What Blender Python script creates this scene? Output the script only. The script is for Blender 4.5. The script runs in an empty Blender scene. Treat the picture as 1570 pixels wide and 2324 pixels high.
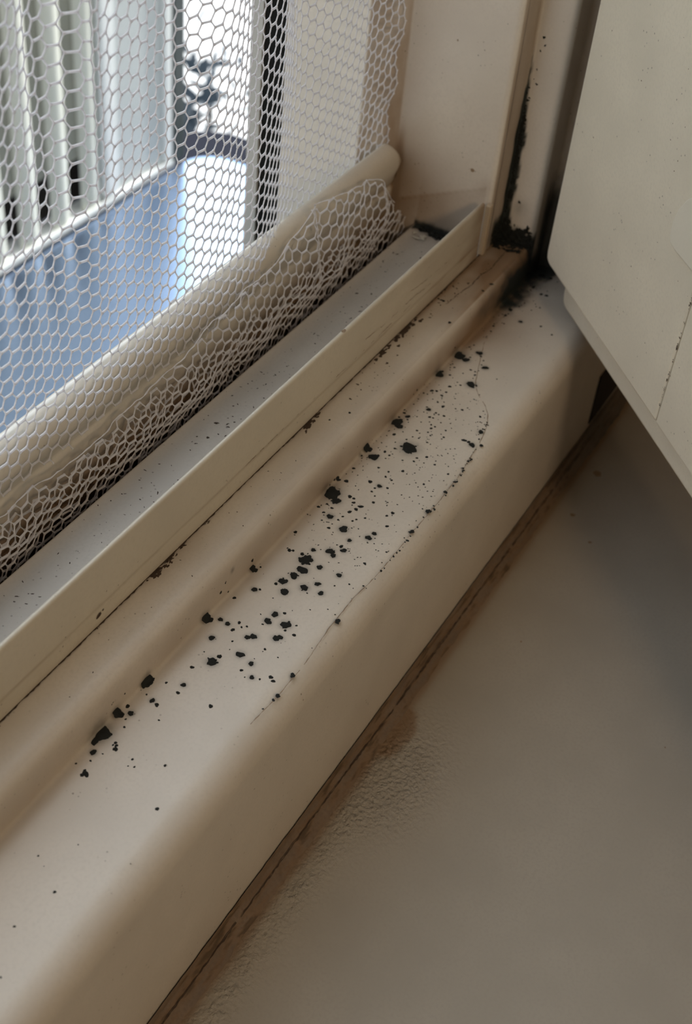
import bpy, bmesh, math, random
import numpy as np
from mathutils import Vector, Matrix
random.seed(7); RNG = np.random.default_rng(7)
C = bpy.context.scene.collection
SC = bpy.context.scene

# ------------------------------------------------------------------ camera
f_px = 3016.94
AX = np.array([0.49587877, -0.54770033, 0.67389064])    # world X seen in (right, down, forward)
AY = np.array([-0.86434429, -0.38613319, 0.32219576])
AZ = np.array([0.08374482, -0.74224356, -0.6648769])
cd = bpy.data.cameras.new('camera'); cam = bpy.data.objects.new('camera', cd); C.objects.link(cam)
cd.sensor_fit = 'VERTICAL'; cd.sensor_height = 36.0; cd.lens = f_px / 2324 * 36
right = Vector((AX[0], AY[0], AZ[0])); down = Vector((AX[1], AY[1], AZ[1])); fwd = Vector((AX[2], AY[2], AZ[2]))
m = Matrix((right, -down, -fwd)).transposed().to_4x4(); m.translation = Vector((0, 0, 0.30))
cam.matrix_world = m
cd.clip_start = 0.01; cd.clip_end = 60
cd.dof.use_dof = True; cd.dof.focus_distance = 0.415; cd.dof.aperture_fstop = 18
SC.camera = cam

# ------------------------------------------------------------------ light
SKY_BASE, SKY_GLARE = 1.5, 7.0
w = bpy.data.worlds.new('sky'); SC.world = w; w.use_nodes = True
nt = w.node_tree; nt.nodes.clear()
bg = nt.nodes.new('ShaderNodeBackground'); wo = nt.nodes.new('ShaderNodeOutputWorld')
# hazy sky, white glare round the sun's side, plain blue-white elsewhere
bg.inputs[0].default_value = (0.82, 0.91, 1.0, 1)
wt = nt.nodes.new('ShaderNodeTexCoord'); wd = nt.nodes.new('ShaderNodeVectorMath'); wd.operation = 'DOT_PRODUCT'
gl = Vector((0.80, 0.35, 0.48)).normalized(); wd.inputs[1].default_value = gl
nt.links.new(wt.outputs['Generated'], wd.inputs[0])
wm = nt.nodes.new('ShaderNodeMapRange'); wm.inputs['From Min'].default_value = 0.80; wm.inputs['From Max'].default_value = 0.98
wm.inputs['To Min'].default_value = SKY_BASE; wm.inputs['To Max'].default_value = SKY_GLARE; wm.interpolation_type = 'SMOOTHSTEP'
nt.links.new(wd.outputs['Value'], wm.inputs['Value']); nt.links.new(wm.outputs['Result'], bg.inputs[1])
nt.links.new(bg.outputs[0], wo.inputs[0])
sl = bpy.data.lights.new('sun', 'SUN'); sl.energy = 6.0; sl.angle = 0.05; sl.color = (1, .97, .92)
so = bpy.data.objects.new('sun', sl); C.objects.link(so)
so.rotation_euler = Vector((-0.80, 0.12, -0.60)).to_track_quat('-Z', 'Y').to_euler()
so.location = (3, 2, 3)
LAMP_POS = (-0.90, -1.10, 1.12); LAMP_W = 11.3; LAMP_COL = (1.0, 0.745, 0.48)
SC.view_settings.view_transform = 'Standard'; SC.view_settings.look = 'None'
SC.view_settings.gamma = 1.0; SC.view_settings.exposure = 0.0
SC.view_settings.use_curve_mapping = False

# ------------------------------------------------------------------ materials
def mat(name, base, rough=0.45, stain_shade=(0.20, 0.115, 0.055), mould=(0.018, 0.022, 0.020), speck=0.0,
        bump=0.0, bscale=300.0, grain=0.05, metallic=0.0, spec=0.4, wrinkle=False):
    M = bpy.data.materials.new(name); M.use_nodes = True
    n = M.node_tree; N = n.nodes; L = n.links
    b = N['Principled BSDF']; b.inputs['Roughness'].default_value = rough
    b.inputs['Metallic'].default_value = metallic
    b.inputs['Specular IOR Level'].default_value = spec
    tc = N.new('ShaderNodeTexCoord')
    def rgb(c):
        r = N.new('ShaderNodeRGB'); r.outputs[0].default_value = (*c, 1); return r.outputs[0]
    def mix(fac, a, c, mode='MIX'):
        x = N.new('ShaderNodeMix'); x.data_type = 'RGBA'; x.blend_type = mode
        if isinstance(fac, (int, float)): x.inputs['Factor'].default_value = fac
        else: L.new(fac, x.inputs['Factor'])
        L.new(a, x.inputs['A']); L.new(c, x.inputs['B']); return x.outputs['Result']
    def noise(scale, detail=3):
        t = N.new('ShaderNodeTexNoise'); t.inputs['Scale'].default_value = scale; t.inputs['Detail'].default_value = detail
        L.new(tc.outputs['Object'], t.inputs['Vector']); return t.outputs['Fac']
    def ramp(sock, a, c):
        r = N.new('ShaderNodeMapRange'); r.inputs['From Min'].default_value = a; r.inputs['From Max'].default_value = c
        L.new(sock, r.inputs['Value']); return r.outputs['Result']
    col = rgb(base)
    if grain:
        dark = rgb(tuple(v * (1 - 2.2 * grain) for v in base))
        col = mix(ramp(noise(35), .3, .75), col, dark)
        col = mix(ramp(noise(900, 2), .45, .85), col, dark)
    def attr(nm):
        a = N.new('ShaderNodeAttribute'); a.attribute_name = nm; return a.outputs['Fac']
    col = mix(attr('stain_shade'), col, rgb(stain_shade))  # brown stains, and painted shade on the sill crease, ridge corner and rail
    if speck:
        v = N.new('ShaderNodeTexVoronoi'); v.inputs['Scale'].default_value = 420
        L.new(tc.outputs['Object'], v.inputs['Vector'])
        s = ramp(v.outputs['Distance'], .16, .10)
        g = ramp(noise(70, 2), .60 - speck * .06, .66)
        mm = N.new('ShaderNodeMath'); mm.operation = 'MULTIPLY'; L.new(s, mm.inputs[0]); L.new(g, mm.inputs[1])
        m2 = N.new('ShaderNodeMath'); m2.operation = 'MULTIPLY'; L.new(mm.outputs[0], m2.inputs[0]); m2.inputs[1].default_value = .6
        col = mix(m2.outputs[0], col, rgb((.10, .07, .045)))
    col = mix(attr('mould'), col, rgb(mould))
    L.new(col, b.inputs['Base Color'])
    if bump or wrinkle:
        bp = N.new('ShaderNodeBump'); bp.inputs['Distance'].default_value = 0.0004
        if wrinkle:
            wn = noise(650, 2); a = attr('wrinkle')
            mm = N.new('ShaderNodeMath'); mm.operation = 'MULTIPLY'; L.new(wn, mm.inputs[0]); L.new(a, mm.inputs[1])
            bp.inputs['Distance'].default_value = 0.0017; bp.inputs['Strength'].default_value = 1.0
            L.new(mm.outputs[0], bp.inputs['Height'])
        else:
            bp.inputs['Strength'].default_value = bump; L.new(noise(bscale), bp.inputs['Height'])
        L.new(bp.outputs[0], b.inputs['Normal'])
    return M

CREAM = (0.655, 0.60, 0.52)
M_frame = mat('cream_paint', CREAM, .38, speck=1.0, bump=.12, bscale=120)
M_channel = mat('channel_paint', (0.60, 0.555, 0.49), .45, speck=1.6, bump=.1, bscale=120)
M_flange = mat('flange_plastic', (0.62, 0.575, 0.475), .42, speck=.3)
M_rail = mat('rail_plastic', (0.66, 0.62, 0.54), .25, speck=.2)
M_board = mat('board_paint', (0.385, 0.35, 0.295), .6, speck=.0, wrinkle=True)
M_caulk = mat('caulk', (0.22, 0.16, 0.115), .5, grain=.16, bump=.5, bscale=400)
M_sash = mat('sash_paint', (0.80, 0.72, 0.58), .5, speck=.35, bump=.08, bscale=200)
M_mould = mat('mould', (0.014, 0.015, 0.013), .75, grain=.1, bump=.6, bscale=1500, spec=.25)
M_brown = mat('brown_residue', (0.055, 0.033, 0.020), .7, grain=.1)
M_faint = mat('faint_residue', (0.27, 0.19, 0.12), .7, grain=.1)
M_net = mat('net_fibre', (0.86, 0.85, 0.86), .45, grain=0)
_t = M_net.node_tree; _tr = _t.nodes.new('ShaderNodeBsdfTranslucent'); _tr.inputs[0].default_value = (.95, .95, .98, 1)
_mx = _t.nodes.new('ShaderNodeMixShader'); _mx.inputs[0].default_value = .6
_t.links.new(_t.nodes['Principled BSDF'].outputs[0], _mx.inputs[1]); _t.links.new(_tr.outputs[0], _mx.inputs[2])
_t.links.new(_mx.outputs[0], _t.nodes['Material Output'].inputs[0])
M_strip = mat('strip_plastic', (0.44, 0.35, 0.25), .45)
M_wall = mat('wall_paint', (0.60, 0.54, 0.46), .8)
M_floor = mat('floor_boards', (0.25, 0.17, 0.10), .5)
M_reveal = mat('reveal_paint', (0.62, 0.56, 0.49), .6)
M_black = mat('black_rubber', (0.012, 0.012, 0.011), .9, grain=0, spec=.1)
M_grey = mat('grey_metal', (0.46, 0.45, 0.42), .4, grain=.02)
M_rib = mat('pale_green_metal', (0.66, 0.67, 0.59), .45, grain=.02)
M_khaki = mat('khaki_metal', (0.25, 0.25, 0.20), .6, grain=.03)
M_smooth = mat('smooth_grey_metal', (0.55, 0.58, 0.57), .5, grain=.02)
M_white = mat('white_trim', (0.82, 0.84, 0.82), .4, grain=0)
M_dark = mat('dark_post', (0.045, 0.055, 0.052), .5, grain=0)
M_hole = mat('dark_gap', (0.02, 0.015, 0.012), .9, grain=0)
M_blue = mat('blue_gloss', (0.22, 0.30, 0.44), .28, grain=.03, metallic=.85)
M_rim = mat('rim_black', (0.012, 0.013, 0.022), .85, grain=0, spec=.08)
M_conc = mat('pale_concrete', (0.78, 0.77, 0.75), .9)
M_plate = mat('plate_plastic', (0.78, 0.72, 0.60), .4, grain=.02)
M_glass = bpy.data.materials.new('glass'); M_glass.use_nodes = True
gb = M_glass.node_tree.nodes['Principled BSDF']; gb.inputs['Transmission Weight'].default_value = 1; gb.inputs['Roughness'].default_value = 0.0; gb.inputs['IOR'].default_value = 1.45
M_lamp = bpy.data.materials.new('lamp_glow'); M_lamp.use_nodes = True
lb = M_lamp.node_tree.nodes['Principled BSDF']; lb.inputs['Emission Color'].default_value = (1, .8, .58, 1); lb.inputs['Emission Strength'].default_value = 3

# ------------------------------------------------------------------ helpers
def link(name, me, material, parent=None, smooth=True):
    me.materials.append(material)
    if smooth and len(me.polygons):
        me.polygons.foreach_set('use_smooth', [True] * len(me.polygons))
    o = bpy.data.objects.new(name, me); C.objects.link(o)
    if parent is not None: o.parent = parent
    return o
def mesh(name, V, F):
    me = bpy.data.meshes.new(name); me.from_pydata([tuple(map(float, v)) for v in V], [], F); me.update(); return me
def tag(o, label=None, cat=None, group=None, kind=None):
    if label: o['label'] = label
    if cat: o['category'] = cat
    if group: o['group'] = group
    if kind: o['kind'] = kind
    return o
def empty(name, loc=(0, 0, 0)):
    o = bpy.data.objects.new(name, None); C.objects.link(o); o.location = loc; o.empty_display_size = .02
    return o
def box_bm(bm, x0, x1, y0, y1, z0, z1):
    vs = [bm.verts.new(p) for p in [(x0,y0,z0),(x1,y0,z0),(x1,y1,z0),(x0,y1,z0),(x0,y0,z1),(x1,y0,z1),(x1,y1,z1),(x0,y1,z1)]]
    for q in [(0,3,2,1),(4,5,6,7),(0,1,5,4),(1,2,6,5),(2,3,7,6),(3,0,4,7)]: bm.faces.new([vs[i] for i in q])
def box(name, b, material, parent=None, bev=0.0, M=None):
    bm = bmesh.new(); bs = b if isinstance(b[0], (tuple, list)) else [b]
    for q in bs: box_bm(bm, *q)
    if bev: bmesh.ops.bevel(bm, geom=bm.edges[:], offset=bev, segments=3, profile=.5, affect='EDGES')
    if M is not None: bm.transform(M)
    me = bpy.data.meshes.new(name); bm.to_mesh(me); bm.free()
    return link(name, me, material, parent, smooth=False)
def arc(cx, cy, R, a0, a1, n=7):
    return [(cx + R * math.cos(math.radians(a0 + (a1 - a0) * i / n)), cy + R * math.sin(math.radians(a0 + (a1 - a0) * i / n))) for i in range(n + 1)]
def resample(P, step):
    out = [P[0]]
    for a, b in zip(P[:-1], P[1:]):
        d = math.hypot(b[0] - a[0], b[1] - a[1]); n = max(1, int(math.ceil(d / step)))
        for i in range(1, n + 1): out.append((a[0] + (b[0] - a[0]) * i / n, a[1] + (b[1] - a[1]) * i / n))
    return out
def hash3(ix, iy, iz, s):
    h = (ix * 374761393 + iy * 668265263 + iz * 2147483647 + s * 974634777) & 0xffffffff
    h = ((h ^ (h >> 13)) * 1274126177) & 0xffffffff
    return ((h ^ (h >> 16)) & 0xffff) / 65535.0
def vnoise(P, freq, s=0):
    Q = np.asarray(P, float) * freq; I = np.floor(Q).astype(np.int64); F = Q - I; F = F * F * (3 - 2 * F)
    r = 0
    for dx in (0, 1):
        for dy in (0, 1):
            for dz in (0, 1):
                wgt = (F[:, 0] if dx else 1 - F[:, 0]) * (F[:, 1] if dy else 1 - F[:, 1]) * (F[:, 2] if dz else 1 - F[:, 2])
                r = r + wgt * hash3(I[:, 0] + dx, I[:, 1] + dy, I[:, 2] + dz, s)
    return r
def fbm(P, freq, s=0, o=3):
    r = 0; a = 1; t = 0
    for k in range(o): r = r + a * vnoise(P, freq * 2 ** k, s + k); t += a; a *= .55
    return r / t
def sst(a, b, v): t = np.clip((v - a) / (b - a), 0, 1); return t * t * (3 - 2 * t)
def setattr_f(me, nm, arr):
    a = me.attributes.new(nm, 'FLOAT', 'POINT'); a.data.foreach_set('value', np.asarray(arr, dtype=np.float32))
def sweep(name, prof, axis_vals, axis, material, parent, attrs=None, cap=False):
    """prof: list of (a,b). axis 'x': points (t,a,b); axis 'z': (a,b,t)"""
    n = len(prof); P = np.array(prof); T = np.array(axis_vals)
    if axis == 'x': V = np.stack([np.repeat(T, n), np.tile(P[:, 0], len(T)), np.tile(P[:, 1], len(T))], 1)
    else: V = np.stack([np.tile(P[:, 0], len(T)), np.tile(P[:, 1], len(T)), np.repeat(T, n)], 1)
    i, j = np.meshgrid(np.arange(len(T) - 1), np.arange(n - 1), indexing='ij'); a = (i * n + j).ravel()
    F = np.stack([a, a + n, a + n + 1, a + 1], 1)
    if axis == 'z': F = F[:, ::-1]
    me = bpy.data.meshes.new(name)
    faces = F.tolist()
    if cap: faces += [list(range(n))[::-1], [(len(T) - 1) * n + k for k in range(n)]]
    me.from_pydata(V.tolist(), [], faces); me.update()
    if attrs:
        for k, fn in attrs.items(): setattr_f(me, k, fn(V))
    return link(name, me, material, parent)

SPOTS = [tuple(map(float, s.split(','))) for s in "410.6,154.8,0,2.22,0;409.4,151.2,0,1.27,0;416.9,148.8,0,1.12,0;409.2,142.6,0,1.02,0;394.6,156.3,0,2.18,0;395.8,142.3,0,1.54,0;347.2,143.7,0,2.59,0;337.7,157.3,0.2,1.6,1;333.2,156.3,0,0.71,0;335.2,152,0,1.42,0;336.7,151,0,0.64,0;357.8,154.9,0,1.91,0;356.3,152.7,0,1.17,0;363.4,152.9,0,0.74,0;309.8,154.3,0,2.6,0;307.1,150.9,0,1.36,0;317,157.3,-0.9,0.84,1;315.4,157.3,0.7,0.52,1;318.1,153.3,0,0.69,0;298.9,148.7,0,1.07,0;296.1,141.8,0,1.33,0;297.2,132.8,0,0.99,0;300.1,132.2,0,0.73,0;305.8,130.4,0,0.54,0;312.8,132,0,0.61,0;310.4,133,0,0.47,0;332.5,130.2,0,0.42,0;342.5,125.6,0,0.42,0;362.4,125.8,0,1.02,0;371.3,126.4,0,0.89,0;363.1,129.6,0,0.66,0;363.3,128.8,0,0.51,0;364.2,122.8,0,0.66,0;292.5,137.4,0,0.72,0;287.1,136.6,0,0.85,0;284.2,140,0,1.17,0;283.1,138.2,0,0.85,0;288.3,138.2,0,0.59,0;275.9,144.7,0,1.68,0;277.6,144.3,0,0.91,0;277,143.1,0,0.78,0;277.9,146.9,0,0.65,0;275.8,139,0,0.84,0;271.6,143,0,1.41,0;267.8,143.9,0,1.15,0;263.6,145.5,0,1.14,0;264.1,144.8,0,0.76,0;261.4,146.7,0,0.57,0;265.1,138.4,0,1.14,0;268.9,135.7,0,0.83,0;265.9,132.7,0,0.82,0;259.9,142.6,0,1.13,0;276.2,132,0,0.83,0;281.6,144.9,0,0.72,0;277,151.3,0,0.59,0;277.6,150.2,0,0.46,0;285.6,154.2,0,0.59,0;271.9,157.3,7.1,0.54,1;308.3,122.2,0,0.74,0;320.5,122.5,0,0.75,0;321.3,122.2,0,0.48,0;333.2,122,0,0.69,0;340,121.7,0,0.56,0;344.6,121.6,0,0.42,0;347.6,121.8,0,0.36,0;354.9,122.3,0,0.43,0;354.1,122.4,0,0.36,0;317,122.3,0,0.34,0;324.3,122.1,0,0.34,0;294.6,124.5,0,0.33,0;285.8,127.9,0,0.45,0;276.5,123.1,0,0.32,0;273.7,125.3,0,0.19,0;287.5,130.3,0,0.2,0;283.4,129.3,0,0.19,0;283,129.9,0,0.19,0;309.4,142.5,0,0.68,0;307.2,143.2,0,0.61,0;309.1,143.2,0,0.41,0;304.8,144.4,0,0.61,0;309.7,145.6,0,0.54,0;311.6,146.6,0,0.48,0;311.7,148.2,0,0.68,0;313.7,140.1,0,0.55,0;317,141.3,0,0.34,0;318.4,143.3,0,0.41,0;322.5,142.5,0,0.76,0;320.6,143.3,0,0.41,0;323.2,139.7,0,0.48,0;322.7,146.3,0,0.69,0;305.1,138.5,0,0.4,0;302.8,140.6,0,0.4,0;301.4,141.3,0,0.4,0;299.1,145.6,0,0.4,0;301.4,145.1,0,0.4,0;303,150.3,0,0.47,0;303.8,152.7,0,0.41,0;299.5,151.5,0,0.47,0;304.8,157.3,-1.2,0.64,1;300.9,154.4,0,0.54,0;295.7,150,0,0.33,0;293.8,146.1,0,0.53,0;296.1,146.2,0,0.27,0;312.3,157.3,0.5,0.45,1;328.8,157.3,-1,0.46,1;325.6,154.6,0,0.56,0;326.1,157.3,0.2,0.26,1;344,147.9,0,0.5,0;339.4,147.7,0,0.43,0;340.3,150,0,0.5,0;337.1,148,0,0.28,0;331.1,147.6,0,0.42,0;331.2,143.6,0,0.42,0;328.2,143.1,0,0.42,0;327.8,140.5,0,0.42,0;334.5,139.6,0,0.56,0;333.9,137.7,0,0.28,0;339.7,142.5,0,0.36,0;341.6,138.9,0,0.43,0;343.9,138.9,0,0.43,0;346.5,136.2,0,0.57,0;342.9,135.5,0,0.28,0;344.3,131.9,0,0.43,0;354.4,143.6,0,0.36,0;353.8,145.8,0,0.29,0;351.1,146.9,0,0.36,0;347.3,149.5,0,0.29,0;351,152,0,0.58,0;354.3,150.1,0,0.29,0;358,146.2,0,0.44,0;359.5,142.4,0,0.37,0;358.3,140.8,0,0.36,0;362.3,142.5,0,0.51,0;364,141.8,0,0.37,0;364.2,143.5,0,0.37,0;363.4,147.3,0,0.3,0;365.4,150.1,0,0.3,0;371.9,148.5,0,0.75,0;372.9,149.7,0,0.37,0;376.8,144.9,0,0.6,0;378,147.7,0,0.38,0;371.7,145.3,0,0.45,0;368,146.1,0,0.52,0;368.3,144.8,0,0.37,0;371.4,144,0,0.37,0;371.8,142,0,0.52,0;367.5,141.1,0,0.3,0;364.3,137.5,0,0.37,0;360.3,136.3,0,0.44,0;359,136.5,0,0.29,0;354,140,0,0.36,0;379.3,138,0,0.53,0;378.4,140.4,0,0.3,0;381.6,136.9,0,0.3,0;387.9,137.2,0,0.3,0;383.3,131.1,0,0.3,0;379.5,130.6,0,0.52,0;376.5,129.2,0,0.3,0;376.6,126,0,0.37,0;383.2,152.9,0,0.61,0;384.1,151.3,0,0.53,0;382.7,148.4,0,0.53,0;385.6,148,0,0.46,0;389.7,148.5,0,0.61,0;393,145.5,0,0.46,0;381,156.4,0,0.3,0;380,154.8,0,0.38,0;380.2,153.3,0,0.3,0;386.7,155.9,0,0.31,0;383.9,157.3,0.8,0.21,1;402.1,157.3,-1.2,0.44,1;402.1,152.6,0,0.39,0;396.5,151.8,0,0.47,0;381.9,157.3,7.4,0.28,1;377.7,157.3,2,0.42,1;374.9,157.3,1.7,0.28,1;375.4,154.7,0,0.3,0;371.5,154.6,0,0.3,0;366.2,156.3,0,0.67,0;364.6,155,0,0.52,0;361.7,152.1,0,0.37,0;361.2,155.4,0,0.44,0;361.8,157.3,-1.3,0.42,1;360.3,154.1,0,0.52,0;351.7,157.3,0.1,0.27,1;342.7,157.3,0.4,0.4,1;331.6,157.3,4.9,0.33,1;340.5,157.3,5.4,0.2,1;404.5,146.6,0,0.47,0;404.4,144.7,0,0.39,0;405.8,143.9,0,0.31,0;402.4,143.8,0,0.47,0;400.6,148.1,0,0.31,0;405.1,135.6,0,0.31,0;412,150.6,0,0.4,0;415.2,147.3,0,0.48,0;413.2,145.2,0,0.4,0;410.1,144.6,0,0.32,0;183.5,156.5,0,2.84,0;180.4,155.7,0,1.3,0;183.4,154.5,0,1.38,0;191.2,157.3,0.5,1.52,1;205.6,157.3,1.1,1.32,1;206.8,157.3,1.7,1.1,1;204.3,157.3,0.5,1.17,1;235.9,157.3,0.6,1.61,1;262.5,157.3,-0.2,1.19,1;263.1,157.3,3.4,0.55,1;263.4,157.3,6.4,0.39,1;264.5,157.3,5.8,0.32,1;263.4,157.3,8.4,0.39,1;251.8,157.3,8,0.7,1;252.4,157.3,9,0.39,1;247.8,157.3,6.1,0.69,1;247.7,157.3,8.2,0.31,1;243.8,157.3,6.7,0.46,1;245.1,157.3,3.9,0.54,1;253.1,157.3,-0.6,0.39,1;249,157.3,1.1,0.31,1;248.7,154.1,0,0.5,0;231.3,157.3,8.8,0.6,1;234,157.3,9.1,0.38,1;225.4,157.3,8.4,0.3,1;230.7,150.4,-0,0.89,0;238.6,152.5,0,0.74,0;238.3,149.7,0,0.74,0;237.1,147,0,0.57,0;240.7,147,0,0.49,0;233.1,144.5,0,0.32,0;239.5,145.4,-0,0.33,0;240.7,144.2,0,0.33,0;246.4,140.4,0,0.9,0;245.9,139.5,0,0.74,0;244.2,140.7,0,0.33,0;249.9,139.8,0,0.99,0;252,137.6,0,0.5,0;248,134.7,0,1.31,0;245.9,133.6,0,0.41,0;249.6,131.8,0,0.33,0;245.8,130.3,0,0.57,0;241.5,134.2,0,0.98,0;242.5,133.5,0,0.89,0;238.3,140.3,0,0.98,0;237,141.6,0,0.81,0;229.9,139.6,0,1.04,0;235.9,134.6,0,0.4,0;235.3,129.6,0,0.24,0;222.7,145,0,1.36,0;225.8,144.3,0,0.64,0;217.7,148.6,0,0.56,0;224.8,149.1,0,0.24,0;228.7,134.9,0,0.8,0;224.9,135.9,0,0.48,0;223.2,133.6,0,0.24,0;224.3,131.8,0,0.71,0;225,129.5,0,0.32,0;227.5,127.2,0,0.63,0;226.6,125.8,0,0.55,0;231.6,122.1,0,0.71,0;232.1,122.4,0,0.56,0;258.4,122.2,0,0.83,0;222.6,121.7,0,0.7,0;220.5,121.9,0,0.47,0;208.5,135.7,0,0.62,0;207.4,146.4,0,0.55,0;210.7,146.8,0,0.71,0;200.9,150.8,0,0.7,0;200.3,148.8,-0,0.62,0;200.7,151.1,0,0.39,0;201.8,153.5,0,0.31,0;208.6,151.4,0,0.39,0;206.3,155.2,-0,0.32,0;195.3,155.4,0,0.62,0;193.7,153.1,0,0.85,0;191.2,153,0,0.31,0;188.7,151.6,0,0.38,0;196.1,145,0,0.31,0;175.5,157.3,6.2,0.49,1;183.8,153.6,0,0.46,0;182.9,150.3,-0,0.46,0;182.2,149.5,0,0.46,0;181.1,149,0,0.68,0;181.9,150.4,0,0.3,0;176.9,153.4,0,0.83,0;174.2,152.2,0,0.3,0;177.9,150.9,0,0.23,0;170.1,150.9,0,0.68,0;169.9,150.2,0,0.67,0;169.3,151.1,0,0.6,0;170.8,151.5,0,0.38,0;171.3,154.9,0,0.3,0;170.2,157.3,-1.3,0.49,1;180.9,143,0,0.38,0;179.1,141,0,0.3,0;178.4,142.6,0,0.23,0;184.1,134.3,0,0.38,0;171.3,127.7,0,0.51,0;190.9,157.3,5.3,0.43,1;191.8,157.3,5.4,0.36,1;190.2,157.3,5,0.36,1;188.4,157.3,5.8,0.28,1;196.1,157.3,3.8,0.29,1;202.2,156,0,0.31,0;201.1,156.1,0,0.31,0;210.2,157.3,8.1,0.36,1;207.2,157.3,7.6,0.29,1;255.4,150.9,0,0.84,0;256.4,149.5,0,0.42,0;269.6,156.3,0,0.43,0;265,154.8,0,0.34,0;136.9,134.4,0,0.39,0;124.1,136.5,0,0.3,0;142.9,144.6,0,0.26,0;112,130.4,0,0.25,0;151.1,138.2,0,0.18,0;141.3,141.4,0,0.13,0;153.8,123.4,0,0.13,0;447.8,144.6,0,0.76,0;449.7,136.3,0,0.55,0;446.8,130.1,0,0.43,0;472.9,143.8,0,0.68,0;472.5,146,0,0.68,0;475.5,151.1,0,0.68,0;453.4,151.8,0,0.88,0;448.2,151.7,0,0.66,0;438,152.4,0,0.54,0;437.5,157.3,-0.2,0.5,1;433.8,151.6,0,0.43,0;486.6,152.2,0,1.39,0;486.9,147.7,0,0.69,0;410.2,157.3,3.1,0.39,1;444.3,158.8,14.3,0.65,2;437.7,159.5,14.3,0.53,2;408.8,160.2,14.3,0.61,2;421.1,170.1,14.3,0.52,2;421.1,169.1,14.3,0.63,2;421.3,171.4,14.3,0.42,2;335.8,163.5,14.3,0.46,2;328.1,167.2,14.3,0.36,2;363.3,127.6,0,0.57,0".split(';')]
SA = np.array(SPOTS); SA[:, :4] *= 1e-3

# ================================================================== SETTING
X0, XR = -0.62, 0.465        # window clear width
room = []
def struct(o): o['kind'] = 'structure'; return o
# wall with the window: pieces around the opening, room side y=-0.10, outside y=0.285
struct(box('wall_front', [(-2, -.76, -.10, .285, -1.1, 1.5), (.62, 2, -.10, .2846, -1.1, 1.5), (-.76, .62, -.10, .285, 1.15, 1.5), (-.76, .62, -.10, .285, -1.1, -.1015)], M_wall))
struct(box('wall_back', (-2, 2, -2.6, -2.55, -1.1, 1.5), M_wall))
struct(box('wall_left', (-2.05, -2, -2.6, .285, -1.1, 1.5), M_wall))
struct(box('wall_right', (2, 2.05, -2.6, .285, -1.1, 1.5), M_wall))
struct(box('floor', (-2.05, 2.05, -2.6, .285, -1.15, -1.1), M_floor))
struct(box('ceiling', (-2.05, 2.05, -2.6, .285, 1.5, 1.55), M_wall))
struct(box('ground', (-8, 14, .285, 16, -2.3, -2.2), M_conc))

window = struct(empty('window_1', (0, .16, 0)))
window.location = (0, 0, 0)

# ---- sill section (y,z)
R = .009
prof_s = [(.1165, -.0765), (.1165, -R)] + arc(.1165 + R, -R, R, 180, 90, 10)[1:] + [(.1555, 0)] \
    + arc(.1555, .0012, .0012, -90, -8, 4)[1:] + [(.1572, .0095)] + arc(.1572 + .0045, .0098, .0045, 176, 90, 8) + [(.1728, .0143)]
prof_s = resample(prof_s, .0005)
xs = np.concatenate([np.arange(X0, .08, .02), np.arange(.08, .5045, .0005), [.515, .53, .55, .57, .60, .62]])
def d_seg(V, y, z): return np.hypot(V[:, 1] - y, V[:, 2] - z)
cl = [(.2316, .9), (.2386, .8), (.2469, .5), (.3214, 1.2), (.3757, 1.0), (.3932, 1.6), (.398, 1.1), (.4289, .5), (.2591, .4)]
def sill_mould(V):
    x, y, z = V.T
    n1 = fbm(V, 260, 3, 4); n2 = fbm(V, 900, 9, 2)
    m_ = np.zeros(len(V))
    # mould massed in the corner: on the step face and creeping on to the sill
    d = np.hypot((y - .1565), (z - .003) * .8)
    g = sst(.428, .464, x)
    m_ = np.maximum(m_, sst(.16, .80, g * np.exp(-(d / .0085) ** 2) * (0.30 + 1.2 * n1)))
    m_ = np.maximum(m_, .5 * sst(.20, .8, sst(.40, .455, x) * np.exp(-(np.hypot(y - .1575, z - .006) / .0075) ** 2) * (.3 + n1)))
    top = ((y > .160) & (z > .012))
    dd = np.hypot(x - .486, (y - .166))
    m_ = np.maximum(m_, sst(.42, .6, np.exp(-(dd / .0125) ** 2) * (.45 + 1.0 * n1)))
    dd = np.hypot(x - .492, (y - .1565) * 1.2)
    m_ = np.maximum(m_, sst(.35, .6, np.exp(-(dd / .016) ** 2) * (.4 + n1)) * .95)
    # stain along the flange foot
    for cx, s in cl:
        dd = np.hypot((x - cx) / 1.9, (.1726 - y) * (z > .012) + 9 * (z <= .012))
        m_ = np.maximum(m_, .9 * sst(.42, .62, np.exp(-(dd / (.0014 * s)) ** 2) * (.45 + .9 * n2)))
    # dark halo round each colony
    H = np.zeros(len(V))
    for sx, sy, sz, sr, k in SA:
        if sr < .0007: continue
        q = np.abs(x - sx) < sr * 3
        dd = np.sqrt((x[q] - sx) ** 2 + (y[q] - sy) ** 2 + (z[q] - sz) ** 2)
        H[q] = np.maximum(H[q], np.exp(-(dd / (sr * 1.55)) ** 2.4) * (.45 + .5 * n2[q]))
    return np.clip(np.maximum(m_, H * .85), 0, 1)
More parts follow.
